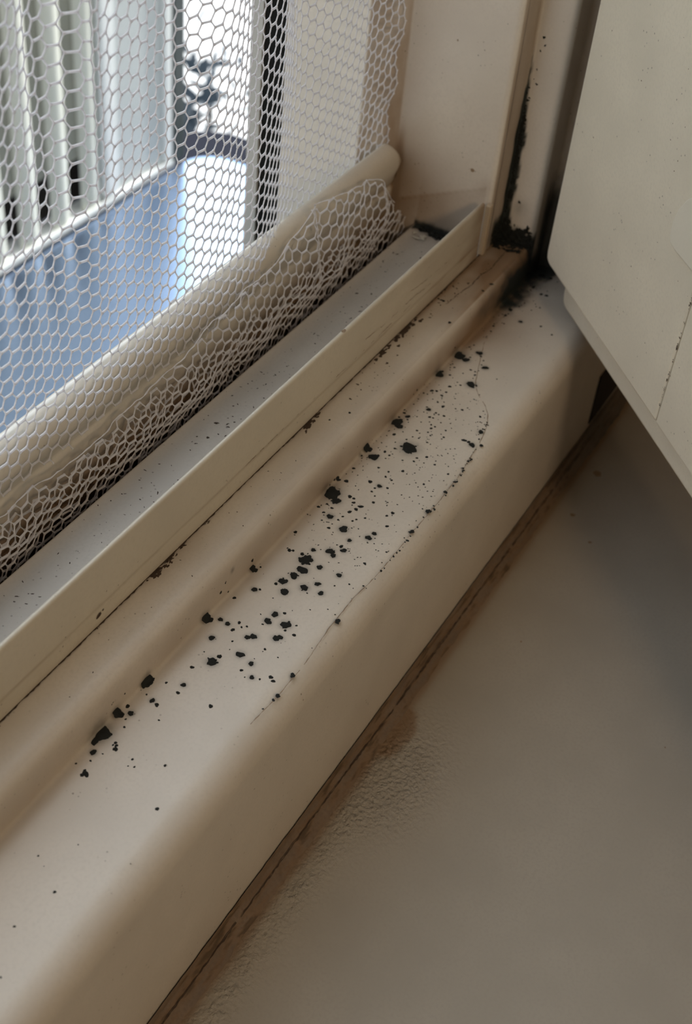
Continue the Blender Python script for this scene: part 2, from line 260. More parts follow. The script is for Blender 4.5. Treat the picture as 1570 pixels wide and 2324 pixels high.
def sill_stain_shade(V):
    x, y, z = V.T
    n = fbm(V, 55, 21, 3); n3 = fbm(V * [.25, 1, 1], 500, 5, 2)
    far = sst(.15, .45, x)
    d = np.hypot(y - .1570, (z - .004) * .55)
    s = (.30 + .38 * far) * np.exp(-(d / .0050) ** 2) * (.5 + n)  # crease: brown dirt with the crease's shading painted into the colour
    s += .75 * sst(.40, .48, x) * np.exp(-(d / .015) ** 2) * (.4 + n)  # step face near the corner: brown dirt deepened by painted shading
    tp = (z > .0125) & (y > .159)
    s += tp * (.04 + .09 * far) * (.4 + n) + tp * .50 * sst(.36, .46, x) * n + tp * .45 * np.exp(-((.1728 - y) / .0016) ** 2) * (.3 + .7 * n3) * (.35 + far)  # ridge top, browner near the corner where its shading is painted in
    # yellowed nosing and dirty foot
    s += .10 * sst(.1265, .119, y) * (.4 + n) * sst(-.076, -.070, z)
    s += .8 * np.exp(-((z + .0765) / .0035) ** 2) * (.4 + .6 * n3) * (y < .1170)
    s += .28 * np.exp(-(np.hypot(x - .43, y - .150) / .016) ** 2) * (z < .004) * (z > -.002)
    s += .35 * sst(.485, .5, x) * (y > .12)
    s += .12 * far * (np.abs(z) < .003) * n
    for cx, w_ in cl:
        s += tp * .35 * w_ * np.exp(-(np.hypot((x - cx) / 2.2, .1728 - y) / .0055) ** 2) * n
    return np.clip(s, 0, .92)
sill = sweep('window_sill', prof_s, xs, 'x', M_frame, window, {'stain_shade': sill_stain_shade, 'mould': sill_mould})
sill['label'] = 'cream painted sill with rounded nosing, speckled with black mould'

# ---- mould colonies: small raised irregular growths
def blobs(name, items, material, parent, spiky=.28, hgt=.16, label=None):
    V = []; F = []
    for (p, u, v, n_, r, ecc, ang) in items:
        p = Vector(p); u = Vector(u); v = Vector(v); n_ = Vector(n_)
        K = 18 if r > .0006 else 10
        ph = [random.random() * 6.28 for _ in range(4)]
        ring = []
        for k in range(K):
            a = 2 * math.pi * k / K
            rr = 1 + spiky * (.35 * math.sin(2 * a + ph[0]) + .3 * math.sin(3 * a + ph[1]) + .25 * math.sin(5 * a + ph[2])) + spiky * random.uniform(-.35, .35)
            ring.append((a, rr))
        base = len(V)
        V.append(tuple(p + n_ * (r * hgt)))
        ca, sa = math.cos(ang), math.sin(ang)
        for lev, (s, h) in enumerate([(.55, .85), (.86, .5), (1.0, .02)]):
            for a, rr in ring:
                q = s * rr * r * (1 if lev < 2 else 1.03)
                ex = q * math.cos(a) * ecc; ey = q * math.sin(a)
                V.append(tuple(p + u * (ex * ca - ey * sa) + v * (ex * sa + ey * ca) + n_ * (r * hgt * h * random.uniform(.7, 1.2) + .00003)))
        for k in range(K):
            k2 = (k + 1) % K
            F.append((base, base + 1 + k, base + 1 + k2))
            for lev in range(2):
                b0 = base + 1 + lev * K
                F.append((b0 + k, b0 + K + k, b0 + K + k2, b0 + k2))
    me = mesh(name, V, F)
    o = link(name, me, material, parent)
    if label: o['label'] = label
    return o
def frame_for(k):
    if k == 1: return (1, 0, 0), (0, .12, .99), (0, -.99, .12)
    return (1, 0, 0), (0, 1, 0), (0, 0, 1)
items = []
for sx, sy, sz, sr, k in SA:
    u, v, n_ = frame_for(k)
    if k == 1: sy = .1567 + .10 * max(0, sz - .001) - .0001
    if k == 1 and sz > .0105: sz = .0105
    if k == 3: continue
    if k == 1 and sr > .0007 and sz < .0045:      # colonies bridging the crease
        items.append(((sx, .1563 - sr * .15, sr * .55), (1, 0, 0), (0, .7071, .7071), (0, -.7071, .7071), sr * 1.0, 1.1, random.random())); items.append(((sx + sr * .3, .1562 - sr * .6, 0), (1, 0, 0), (0, 1, 0), (0, 0, 1), sr * .7, 1.2, 0)); continue
    items.append(((sx, sy, sz), u, v, n_, sr * 1.04, random.uniform(1, 1.25), random.uniform(0, 3.14)))
    if sr > .0011:
        for q in range(random.randint(3, 7)):
            a = random.random() * 6.28; rr = sr * random.uniform(.85, 1.25)
            items.append(((sx + rr * math.cos(a), sy + rr * math.sin(a) * (k != 1), sz + rr * math.sin(a) * (k == 1)), u, v, n_, sr * random.uniform(.12, .3), 1.3, a))
# fine scatter between the colonies
def edge_y(x):
    W = [(.2, .1225), (.28, .1212), (.34, .121), (.364, .124), (.378, .127), (.387, .132), (.397, .141), (.405, .144), (.43, .150), (.47, .152)]
    return float(np.interp(x, [a for a, b in W], [b for a, b in W]))
cnt = 0
while cnt < 330:
    x = random.gauss(.345, .055); y = random.uniform(.122, .156)
    if not (.19 < x < .45) or y < edge_y(x): continue
    items.append(((x, y, 0), (1, 0, 0), (0, 1, 0), (0, 0, 1), random.uniform(.00010, .00026), 1.4, random.random() * 3)); cnt += 1
for i in range(60):
    x = random.uniform(.40, .49); items.append(((x, random.gauss(.154, .003) if x < .45 else random.uniform(.142, .155), 0), (1, 0, 0), (0, 1, 0), (0, 0, 1), random.uniform(.00015, .0004), 1.2, 0))
for i in range(50):       # beads of mould along the tide line
    x = random.choice([random.gauss(.355, .012), random.gauss(.30, .02), random.uniform(.34, .40)])
    items.append(((x, edge_y(x) + random.uniform(-.0002, .0006), 0), (1, 0, 0), (0, 1, 0), (0, 0, 1), random.uniform(.00015, .00042), 1.5, 0.4))
ms = blobs('mould_spots', items, M_mould, sill, label='scattered round black mould colonies'); ms['kind'] = 'stuff'
# tide line
def ribbon(name, P, width, material, parent, up=(0, 0, 1), lift=.00006, gap=.0, label=None, jit=.0002, vary=.6, step=.0012):
    V = []; F = []; up = Vector(up); pts = []
    for a, b in zip(P[:-1], P[1:]):
        a = Vector(a); b = Vector(b); n = max(1, int((b - a).length / step))
        for i in range(n): pts.append(a.lerp(b, i / n))
    pts.append(Vector(P[-1])); prev = None
    for i in range(len(pts)):
        d = (pts[min(i + 1, len(pts) - 1)] - pts[max(i - 1, 0)]); d.normalize(); s = d.cross(up); s.normalize()
        if random.random() < gap: prev = None; continue
        p = pts[i] + s * random.uniform(-jit, jit) + up * lift; w2 = width * random.uniform(1 - vary, 1 + vary) / 2
        V += [tuple(p + s * w2), tuple(p - s * w2)]
        k = len(V) // 2 - 1
        if prev is not None: F.append((2 * prev, 2 * prev + 1, 2 * k + 1, 2 * k))
        prev = k
    o = link(name, mesh(name, V, F), material, parent)
    if label: o['label'] = label
    return o
WM = [(209.3, 122.6), (223.2, 121.6), (238.5, 121.6), (253.6, 122.9), (269.4, 123.1), (282.9, 121.9), (309.6, 121.9), (326.4, 121.6), (343.2, 121.9), (363.8, 123.9), (372, 125.2), (377.7, 126.7), (383, 129), (387.0, 132.2), (392, 137.5), (397.0, 141.1), (404.6, 143.8), (424.1, 150.2), (442.1, 152.3), (456.7, 151.9)]
ribbon('tide_line', [(a / 1e3, b / 1e3, 0) for a, b in WM], .00022, M_faint, sill, gap=.04, jit=.00010)
ribbon('paint_crack', [(.4195, .1672, .0143), (.430, .1664, .0143), (.438, .1650, .0143), (.446, .1655, .0143), (.455, .1640, .0143), (.462, .1646, .0143), (.474, .1650, .0143)], .00028, M_brown, sill, jit=.00025, step=.0009, lift=.0001)
ribbon('flange_foot_line', [(.02, .17265, .0144), (.2, .17265, .0144), (.3, .17265, .0144), (.463, .17265, .0144)], .00055, M_brown, sill, jit=.0001, lift=.0002)
it = []
for cx, s in cl:
    for q in range(int(13 * s)):
        it.append(((cx + random.gauss(0, .0028 * s), .1724 - abs(random.gauss(0, .0008 * s)), .0143), (1, 0, 0), (0, 1, 0), (0, 0, 1), random.uniform(.0002, .00062) * min(s, 1.1), 2.2, random.uniform(-.4, .4)))
for q in range(26): it.append(((random.uniform(.34, .44), random.uniform(.166, .1725), .0143), (1, 0, 0), (0, 1, 0), (0, 0, 1), random.uniform(.00015, .0004), 1.6, random.random() * 3))
for q in range(50): it.append(((random.uniform(.12, .46), random.uniform(.162, .1725), .0143), (1, 0, 0), (0, 1, 0), (0, 0, 1), random.uniform(.0001, .0002), 1.6, random.random() * 3))
fg = blobs('foot_grime', it, M_brown, sill, spiky=.6, label='dark brown grime at the foot of the upstand'); fg['kind'] = 'stuff'

# ---- upstand (thin flange), with rounded lip
pf = [(.1728, .0125), (.1728, .0205), (.17295, .0210), (.17295, .0214), (.1728, .0219), (.1728, .0388)] + arc(.17375, .0388, .00095, 180, 0, 6)[1:] + [(.1747, .0165)]
def fl_stain(V):
    x, y, z = V.T; n = fbm(V * [.3, 1, 1], 300, 8, 3)
    s = .06 + .30 * np.exp(-((z - .0212) / .0006) ** 2) * (y < .1733) * n * 1.6
    s += sst(.30, .46, x) * (.16 + .34 * n) * (y < .1740) + .35 * np.exp(-((z - .0143) / .0016) ** 2) * n
    s += .35 * sst(.445, .462, x)
    return np.clip(s, 0, .8)
fl = sweep('upstand', resample(pf, .0007), np.concatenate([np.arange(X0, .08, .02), np.arange(.08, .4595, .001)]), 'x', M_flange, window, {'stain_shade': fl_stain}, cap=True)
fl['label'] = 'thin cream plastic upstand running along the sill'
ribbon('scratch', [(.28, .1727, .022), (.33, .1727, .0228), (.40, .1727, .0235)], .0002, M_faint, fl, up=(0, -1, 0), gap=.35, jit=.0002)
ribbon('scratch', [(.36, .1727, .028), (.375, .1727, .0262), (.40, .1727, .026), (.415, .1727, .0245)], .00022, M_faint, fl, up=(0, -1, 0), gap=.25, jit=.0003)
ribbon('scratch', [(.395, .1727, .0305), (.405, .1727, .029), (.43, .1727, .0275)], .00018, M_faint, fl, up=(0, -1, 0), gap=.2, jit=.0002)
blobs('mould_fleck', [((.2055, .1726, .0185), (1, 0, 0), (0, 0, 1), (0, -1, 0), .0006, 2.2, .3), ((.2075, .1726, .0192), (1, 0, 0), (0, 0, 1), (0, -1, 0), .0003, 1.4, .2)], M_brown, fl)
blobs('dirt_chip', [((.345, .1736, .0398), (1, 0, 0), (0, 1, 0), (0, 0, 1), .0007, 1.6, .2)], M_faint, fl, hgt=.02)
# short vertical end piece beside the upstand, against the side frame
box('end_strip', (.4618, .4646, .1712, .1738, .0143, .0375), M_strip, window, bev=.0006)['label'] = 'short upright plastic end strip'
# pale film left on the side frame above the upstand end

# ---- channel floor with the slot at its far side
pc = [(.1747, .0165), (.2050, .0165), (.2055, .0160), (.2055, -.006)]
def ch_stain(V):
    x, y, z = V.T; n = fbm(V, 60, 31, 3); n3 = fbm(V, 300, 35, 3)
    s = .04 + .10 * sst(.15, .4, x) * n
    s += .8 * np.exp(-np.maximum(0, .4655 - x) / .008) * n3 * 1.1
    s += .9 * (y > .2052)
    return np.clip(s, 0, .9)
def ch_mould(V):
    x, y, z = V.T; n3 = fbm(V, 350, 35, 3)
    dx = .4640 - x - .010 * (fbm(V, 170, 77, 3) - .35)
    g = np.exp(-(np.maximum(0, dx) / .0026) ** 2) * sst(.1835, .187, y) * (1 - sst(.2045, .2055, y))
    return sst(.38, .6, g * (.55 + .8 * n3))
ch = sweep('channel', resample(pc, .0007), np.concatenate([np.arange(X0, .08, .02), np.arange(.08, .4652, .0007)]), 'x', M_channel, window, {'stain_shade': ch_stain, 'mould': ch_mould})
ch['label'] = 'greyish flat channel between the upstand and the rail'
it = []
for sx, sy, sz, sr, k in SA:
    if k == 3: it.append(((sx, sy, .0165), (1, 0, 0), (0, 1, 0), (0, 0, 1), sr, 1.5, random.random() * 3))
for q in range(190):
    it.append(((random.uniform(.15, .45), random.triangular(.176, .205, .20), .0165), (1, 0, 0), (0, 1, 0), (0, 0, 1), random.uniform(.00008, .00028), random.uniform(1, 3), random.random() * 3))
for q in range(5): it.append(((random.choice([.2545, .3, .25, .405, .44]) + random.gauss(0, .004), random.uniform(.185, .203), .0165), (1, 0, 0), (0, 1, 0), (0, 0, 1), .00045, 1.6, random.random() * 3))
sp = blobs('dust_specks', it, M_brown, ch, spiky=.5, label='fine dark dust specks'); sp['kind'] = 'stuff'
blobs('crumbs', [((.4605 + random.gauss(0, .0008), random.uniform(.188, .2035), .0170), (1, 0, 0), (0, 1, 0), (0, 0, 1), random.uniform(.0006, .0016), 1.2, random.random() * 3) for q in range(14)], M_mould, ch, spiky=.7, hgt=.7)['label'] = 'crumbly black mould where the channel meets the side frame'
blobs('paint_flake', [((.4555, .1965, .0170), (1, 0, 0), (0, 1, 0), (0, 0, 1), .0013, 1.3, .5), ((.4535, .1985, .0170), (1, 0, 0), (0, 1, 0), (0, 0, 1), .0008, 1.6, 1.5), ((.4570, .2012, .0170), (1, 0, 0), (0, 1, 0), (0, 0, 1), .0008, 1.2, 1.5)], M_flange, ch, spiky=.8, hgt=.4)

# ---- outer rail (rounded bead on top), stopping short of the side frame with a rounded end
pr = [(.2105, -.006), (.2150, -.006), (.2160, .0), (.2160, .031), (.2166, .0325), (.2160, .0345)] + [(.2160 - .0025 * math.sin(math.pi / 2 * t), .0345 + .0085 * t) for t in (.2, .4, .6, .8, 1)] \
    + [(.2137, .0460), (.2143, .0482), (.2155, .0499), (.2172, .0511), (.2190, .0517), (.2202, .0516), (.2209, .0506), (.2212, .049), (.2212, -.02)]
pr = resample(pr, .0012); n = len(pr)
xr = np.concatenate([np.arange(X0, .08, .02), np.arange(.08, .4625, .0015), [.4625]])
V = []; F = []
for i, x in enumerate(xr):
    t = max(0, (x - (.4625 - .0065)) / .0065); k = math.sqrt(max(0, 1 - t * t))
    for (y, z) in pr:
        if z > .036:                       # bead closes in a half round at its end
            zc = .044; z2 = zc + (z - zc) * max(k, .05); V.append((x, y, z2))
        else: V.append((min(x, .4625), y, z))
for i in range(len(xr) - 1):
    for j in range(n - 1):
        a = i * n + j; F.append((a, a + n, a + n + 1, a + 1))
me = mesh('outer_rail', V, F)
A = np.array(V)
def rail_stain_shade(V):
    x, y, z = V.T; q = fbm(V, 90, 41, 3)
    s = .92 * (1 - sst(.008, .034, z)) + .30 * (1 - sst(.018, .034, z)) * q  # brown foot of the rail: gunk and the slot's shade painted together
    s += .35 * np.exp(-((z - .0335) / .0012) ** 2) * (y < .218) * sst(.40, .46, x)
    s += sst(.33, .46, x) * .26 * (y < .2195)
    s += .8 * sst(.4585, .4625, x)
    return np.clip(s, 0, .93)
setattr_f(me, 'stain_shade', rail_stain_shade(A)); setattr_f(me, 'mould', np.clip(.80 * (1 - sst(.000, .017, A[:, 2])) + .8 * sst(.4605, .4625, A[:, 0]) * fbm(A, 400, 6), 0, 1))  # near-black at the bottom: mould and slot shade in one colour
rail = link('outer_rail', me, M_rail, window)
rail['label'] = 'outer frame rail with rounded bead, yellowed towards its end'
box('slot_floor', (X0, .465, .2050, .2160, -.010, -.006), M_hole, window)

# ---- right side frame (x,y) section, swept upwards
pj = [(.62, .1165), (.5033, .1165)] + arc(.5033, .1165 + R, R, -90, -180, 10)[1:] + [(.4943, .1553), (.4930, .1565), (.4835, .1567)] + arc(.4830, .1597, .003, -90, -180, 6) + \
     [(.4800, .1712), (.4792, .1720), (.4680, .1722)] + arc(.4680, .1752, .003, -90, -180, 6) + [(.4650, .2175), (.4644, .2190), (.4560, .2292), (.4550, .2307), (.4550, .2678)]
zs = np.concatenate([np.arange(-.0088, .19, .0012), np.arange(.2, 1.16, .03)])
def jm_mould_shade(V):
    x, y, z = V.T; q = fbm(V, 330, 51, 4); q2 = fbm(V, 130, 57, 2)
    m_ = np.zeros(len(V))
    # vertical line of mould in the corner between brown face and pale strip
    wd = .0028 * (sst(.088, .066, z) + .35 * sst(.112, .088, z)) * (.5 + 1.0 * q2) + .0016 * sst(.035, .015, z)
    d = np.where(x < .4795, (.4800 - x) * 1.25, (.1720 - y))
    d = np.where((x > .4752) & (y < .173) & (y > .1570), np.maximum(d, 0), 9)
    m_ = np.maximum(m_, sst(.35, .55, np.exp(-(d / np.maximum(wd, 1e-5)) ** 2) * (.5 + .8 * q)) * sst(.105, .085, z + .03 * (q - .5)))
    # heap at the bottom
    h = .0205 + .006 * (q2 - .5) + .006 * sst(.166, .1722, y)
    on = (x > .466) & (x < .4825) & (y > .155) & (y < .173)
    m_ = np.maximum(m_, on * sst(h + .0022, h - .0012, z + .006 * (q - .5)) * sst(.468, .474, x + .006 * (q - .5)))
    # far recess behind, down by the sill: mould with its black shadow painted in
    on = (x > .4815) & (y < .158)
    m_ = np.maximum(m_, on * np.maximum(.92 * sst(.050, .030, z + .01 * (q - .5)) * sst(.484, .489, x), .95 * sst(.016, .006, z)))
    on = (x > .4645) & (x < .466) & (y > .185) & (y < .2055)
    m_ = np.maximum(m_, .95 * on * sst(.0195, .0175, z + .003 * (q - .5)) * sst(.186, .189, y))
    m_ = np.maximum(m_, .5 * np.exp(-(np.hypot(y - .165, z - .031) / .0035) ** 2) * q * (x > .4795) * (x < .4805))
    return np.clip(m_, 0, 1)
def jm_stain(V):
    x, y, z = V.T; q = fbm(V, 45, 61, 3); q3 = fbm(V * [1, 1, .3], 160, 62, 3)
    s = .30 * (y > .1565) * (y < .1728) * (x < .4797) + .35 * (y > .1717) * (y < .1728) * q3 * (x < .4797)
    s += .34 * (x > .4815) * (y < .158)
    s += ((y > .174) & (y < .2178)) * (.05 + .14 * q + .30 * sst(.196, .2178, y) * (1 - sst(.06, .15, z) * .6) + .34 * np.exp(-(np.hypot((y - .209) / 1.4, (z - .034)) / .016) ** 2))
    s += .62 * ((y >= .2178) & (y < .2310)) * (.5 + q3)
    s += .5 * np.exp(-((y - .2165) / .0018) ** 2) * sst(.065, .045, z) * (.4 + q3)
    ln = .0262 + (.212 - y) * .46
    s += ((y > .176) & (y < .214)) * (.16 * sst(ln + .0006, ln - .0006, z) + .14 * np.exp(-((z - ln) / .0006) ** 2))
    s += .3 * np.exp(-(np.hypot(y - .1765, z - .043) / .0035) ** 2) * q3
    s += ((y > .174) & (y < .205)) * .25 * sst(.045, .018, z) * q
    return np.clip(s, 0, .85)
pj = resample(pj, .0009)
jr = sweep('side_frame', pj, zs, 'z', M_frame, window, {'stain_shade': jm_stain, 'mould': jm_mould_shade})
jr['label'] = 'cream stepped side frame, black mould in its inner corner'
# rough crumbly mould built up in that corner
it = []
def add(x, y, z, r, face):
    fr = {'x': ((0, 1, 0), (0, 0, 1), (-1, 0, 0)), 'y': ((1, 0, 0), (0, 0, 1), (0, -1, 0)), 'z': ((1, 0, 0), (0, 1, 0), (0, 0, 1))}[face]
    it.append(((x, y, z), *fr, r, random.uniform(1, 1.6), random.random() * 3))
for q in range(120):
    z = random.triangular(.018, .084, .055); add(.4799, .1716 - abs(random.gauss(0, .0008)), z, random.uniform(.0003, .0008), 'x')
for q in range(90):
    y = random.uniform(.158, .1718); add(.4799, y, random.triangular(.0145, .024, .0145) + .25 * max(0, y - .166), random.uniform(.0004, .0011), 'x')
for q in range(60): add(random.gauss(.476, .0025), .1719, random.triangular(.0145, .026, .0145), random.uniform(.0003, .0009), 'y')
for q in range(45): add(random.uniform(.472, .480), random.uniform(.1605, .1712), .0143, random.uniform(.0004, .0012), 'z')
for (y, z, r) in [(.1685, .1029, .0005), (.1675, .1000, .0004), (.1690, .0975, .0003), (.1690, .0900, .0003), (.1680, .0843, .0004), (.1695, .086, .0002), (.1660, .0335, .0005), (.160, .021, .0004), (.1578, .019, .0003)]: add(.4799, y, z, r, 'x')
blobs('mould_growth', it, M_mould, jr, spiky=.7, hgt=.45, label='crumbly black mould growth in the frame corner')['kind'] = 'stuff'
blobs('mark', [((.4649, .1975, .0985), (0, 1, 0), (0, 0, 1), (-1, 0, 0), .0003, 1.2, 1), ((.4649, .1830, .0486), (0, 1, 0), (0, 0, 1), (-1, 0, 0), .0008, 1, 1)], M_faint, jr, hgt=.05)
# outer gasket and guide beyond the side frame
box('gasket', (.4565, .475, .2678, .2792, -.03, 1.15), M_black, window)['label'] = 'black rubber strip of the outer frame'
box('guide_strip', (.4550, .475, .2792, .2849, -.03, 1.15), M_grey, window)['label'] = 'grey metal guide strip'
box('head_frame', (X0, .62, .1165, .2678, 1.06, 1.15), M_frame, window)
box('side_frame', (X0 - .14, X0, .1165, .2849, -.0765, 1.15), M_frame, window)
box('frame_body', [(X0, .62, .1170, .2050, -.0900, -.0765)], M_frame, window)
# drain cover on the nosing
box('drain_slot', (.489, .525, .1158, .1170, -.067, -.040), M_hole, window, bev=.0004)['label'] = 'dark drain slot in the nosing'

# ---- board under the frame, caulked against it
gx = np.concatenate([np.arange(-.76, .10, .04), np.arange(.10, .56, .0012), [.58, .62]]); gy = np.concatenate([np.arange(-.115, .02, .015), np.arange(.02, .1175, .0012)])
GX, GY = np.meshgrid(gx, gy, indexing='ij'); V = np.stack([GX.ravel(), GY.ravel(), np.full(GX.size, -.0765)], 1)
nx, ny = GX.shape; i, j = np.meshgrid(np.arange(nx - 1), np.arange(ny - 1), indexing='ij'); a = (i * ny + j).ravel()
faces = np.stack([a, a + ny, a + ny + 1, a + 1], 1).tolist()
me = bpy.data.meshes.new('window_board'); me.from_pydata(V.tolist(), [], faces); me.update()
x, y, z = V.T; nn = fbm(V, 70, 71, 3); n2 = fbm(V, 260, 72, 3)
edge = .1100 - .0020 * n2
blob = np.exp(-(np.hypot((x - .288) / 2.3, y - .1075) / .0062) ** 2)
st = .70 * np.exp(-np.maximum(0, .1092 - y) / (.0006 + .0016 * nn)) + .62 * sst(.35, .6, blob * (.7 + .5 * n2)) + .08 * sst(.44, .50, x) * np.exp(-((.113 - y) / .008) ** 2)
st += .12 * np.exp(-((.11 - y) / .03) ** 2) * nn
setattr_f(me, 'stain_shade', np.clip(st, 0, .85))
wr = np.exp(-(np.hypot((x - .270) / 1.9, (y - .097)) / .012) ** 2) * 1.2 + np.exp(-((y - .1045) / .0055) ** 2) * sst(.31, .26, x) * (.1 + n2) + .03 * np.exp(-((y - .10) / .02) ** 2)
setattr_f(me, 'wrinkle', np.clip(wr, 0, 1)); setattr_f(me, 'mould', np.zeros(len(V)))
brd = link('window_board', me, M_board, window); brd['label'] = 'matt painted board below the sill, paint wrinkled along its edge'
box('board_body', (-.76, .62, -.115, .117, -.0995, -.0768), M_board, window)
it = [((.3555, .0885, -.0765), .0004), ((.3375, .0225, -.0765), .0003), ((.425, .0875, -.0765), .0007), ((.437, .1005, -.0765), .0010), ((.47, .102, -.0765), .0018)]
blobs('board_specks', [(p, (1, 0, 0), (0, 1, 0), (0, 0, 1), r, 1.1, 0) for p, r in it], M_faint, brd, hgt=.03)
pk = [(.1160, -.0695), (.1152, -.0722), (.1138, -.0738), (.1124, -.0750), (.1104, -.0762), (.1096, -.0768)]
V = []; pk = resample(pk, .0006); T = np.concatenate([np.arange(-.62, .10, .02), np.arange(.10, .56, .001)])
P_ = np.array([(t, a, b) for t in T for a, b in pk]); wob = fbm(P_ * [1, .01, .01], 90, 81, 3) - .5; wob2 = fbm(P_ * [.6, 1, 1], 500, 83, 2) - .5
P_[:, 1] -= .0022 * wob * (P_[:, 1] < .1155); P_[:, 2] += .0008 * wob2
n = len(pk); F = [(i * n + j, i * n + j + 1, (i + 1) * n + j + 1, (i + 1) * n + j) for i in range(len(T) - 1) for j in range(n - 1)]
me = mesh('caulk_bead', P_, F); q = fbm(P_ * [.12, 1, 1], 900, 85, 3)
setattr_f(me, 'stain_shade', np.clip((q - .35) * 2.2, 0, .9)); setattr_f(me, 'mould', np.clip(.55 * sst(.44, .50, P_[:, 0]) + .55 * sst(.58, .70, q), 0, .8))
ck = link('caulk_bead', me, M_caulk, window); ck['label'] = 'brown dirty bead of sealant between nosing and board'
ribbon('split', [(.15, .1138, -.0736), (.25, .1138, -.0734), (.30, .1134, -.0738), (.42, .1136, -.0736), (.50, .1138, -.0736)], .00035, M_brown, ck, up=(0, -.7, .7), gap=.02, jit=.0002, lift=.0004)

# ================================================================== OPEN SASH
hx, hy = .4653, .1348       # foot of the hinge side (s = 0), d runs along the sash
d = Vector((.71463, .69950, 0)); nv = Vector((-.69950, .71463, 0))
SM = Matrix(((d.x, nv.x, 0, hx), (d.y, nv.y, 0, hy), (0, 0, 1, 0), (0, 0, 0, 1)))
sash = empty('window_sash', (hx, hy, 0)); sash.rotation_euler = (0, 0, math.atan2(d.y, d.x))
tag(sash, 'cream window sash standing open into the room at the right corner', 'window sash')
def sbox(name, b, m_, parent=sash, bev=0.0): return box(name, b, m_, parent, bev)
T8 = .008; ZM = .0212; ZT = 1.03; WL = -.64
# stile nearest the hinge with chamfered lower corner, local coords (s, n, z)
def poly_prism(name, P, n0, n1, m_, parent, bev=.0012):
    bm = bmesh.new(); f0 = [bm.verts.new((s, n0, z)) for s, z in P]; f1 = [bm.verts.new((s, n1, z)) for s, z in P]
    bm.faces.new(f0[::-1]); bm.faces.new(f1)
    for k in range(len(P)): bm.faces.new((f0[k], f0[(k + 1) % len(P)], f1[(k + 1) % len(P)], f1[k]))
    bmesh.ops.recalc_face_normals(bm, faces=bm.faces[:])
    if bev: bmesh.ops.bevel(bm, geom=bm.edges[:], offset=bev, segments=2, profile=.5, affect='EDGES', clamp_overlap=True)
    me = bpy.data.meshes.new(name); bm.to_mesh(me); bm.free()
    return link(name, me, m_, parent, smooth=False)
SL = .0065
poly_prism('stile', [(-.102, ZM), (SL - .0035, ZM), (SL - .0008, ZM + .0012), (SL, ZM + .004), (SL, ZT), (-.102, ZT)], -.030, T8, M_sash, sash)
sbox('bottom_rail', (WL + .1, -.1022, -.030, T8 - .0001, ZM, .125), M_sash, bev=.0008)
sbox('top_rail', (WL + .1, -.102, -.030, T8 - .0001, ZT - .1, ZT), M_sash)
sbox('stile', (WL, WL + .1, -.030, T8, ZM, ZT), M_sash, bev=.0012)
lp = poly_prism('overlap_lip', [(WL, .004), (-.0035, .004), (-.0012, .0052), (0, .0085), (0, .030), (WL, .030)], -.044, 0.0, M_sash, sash, bev=.0012)
lp['label'] = 'lower lip set back along the foot of the sash'
sbox('glass_pane', (WL + .095, -.100, -.012, -.008, .118, ZT - .095), M_glass)
pl = poly_prism('cover_plate', [(-.0806, .083), (-.0800, .0885), (-.0815, .094), (-.0850, .0995), (-.090, .1035), (-.097, .1045), (-.16, .1045), (-.16, .0808), (-.086, .0808), (-.082, .0814)], T8 - .0005, T8 + .0012, M_plate, sash, bev=.0007)
pl['label'] = 'pale rounded cover plate on the sash'
it = []
for z, wq in [(.0295, 1), (.033, .6), (.0355, .8), (.040, 1.1), (.0425, .7), (.047, .9), (.0525, 1.5), (.0540, .9), (.058, 1.0), (.064, .9), (.069, .9), (.0705, 1.1), (.073, .7), (.080, .8), (.088, .7)]:
    for q in range(3): it.append(((-.1020 + random.gauss(0, .0002), T8 + .0001, z + random.gauss(0, .0006)), (1, 0, 0), (0, 0, 1), (0, 1, 0), .00032 * wq * random.uniform(.5, 1.1), 1.0, 0))
blobs('joint_dirt', it, M_brown, sash, spiky=.9, hgt=.03)['label'] = 'brown flecks of dirt along the sash joint'
it = [((random.uniform(-.12, 0), T8 + .0001, random.uniform(.03, .15)), (1, 0, 0), (0, 0, 1), (0, 1, 0), random.uniform(.0001, .00028), 1.2, 0) for q in range(34)]
blobs('specks', it, M_faint, sash, spiky=.5, hgt=.03)['kind'] = 'stuff'

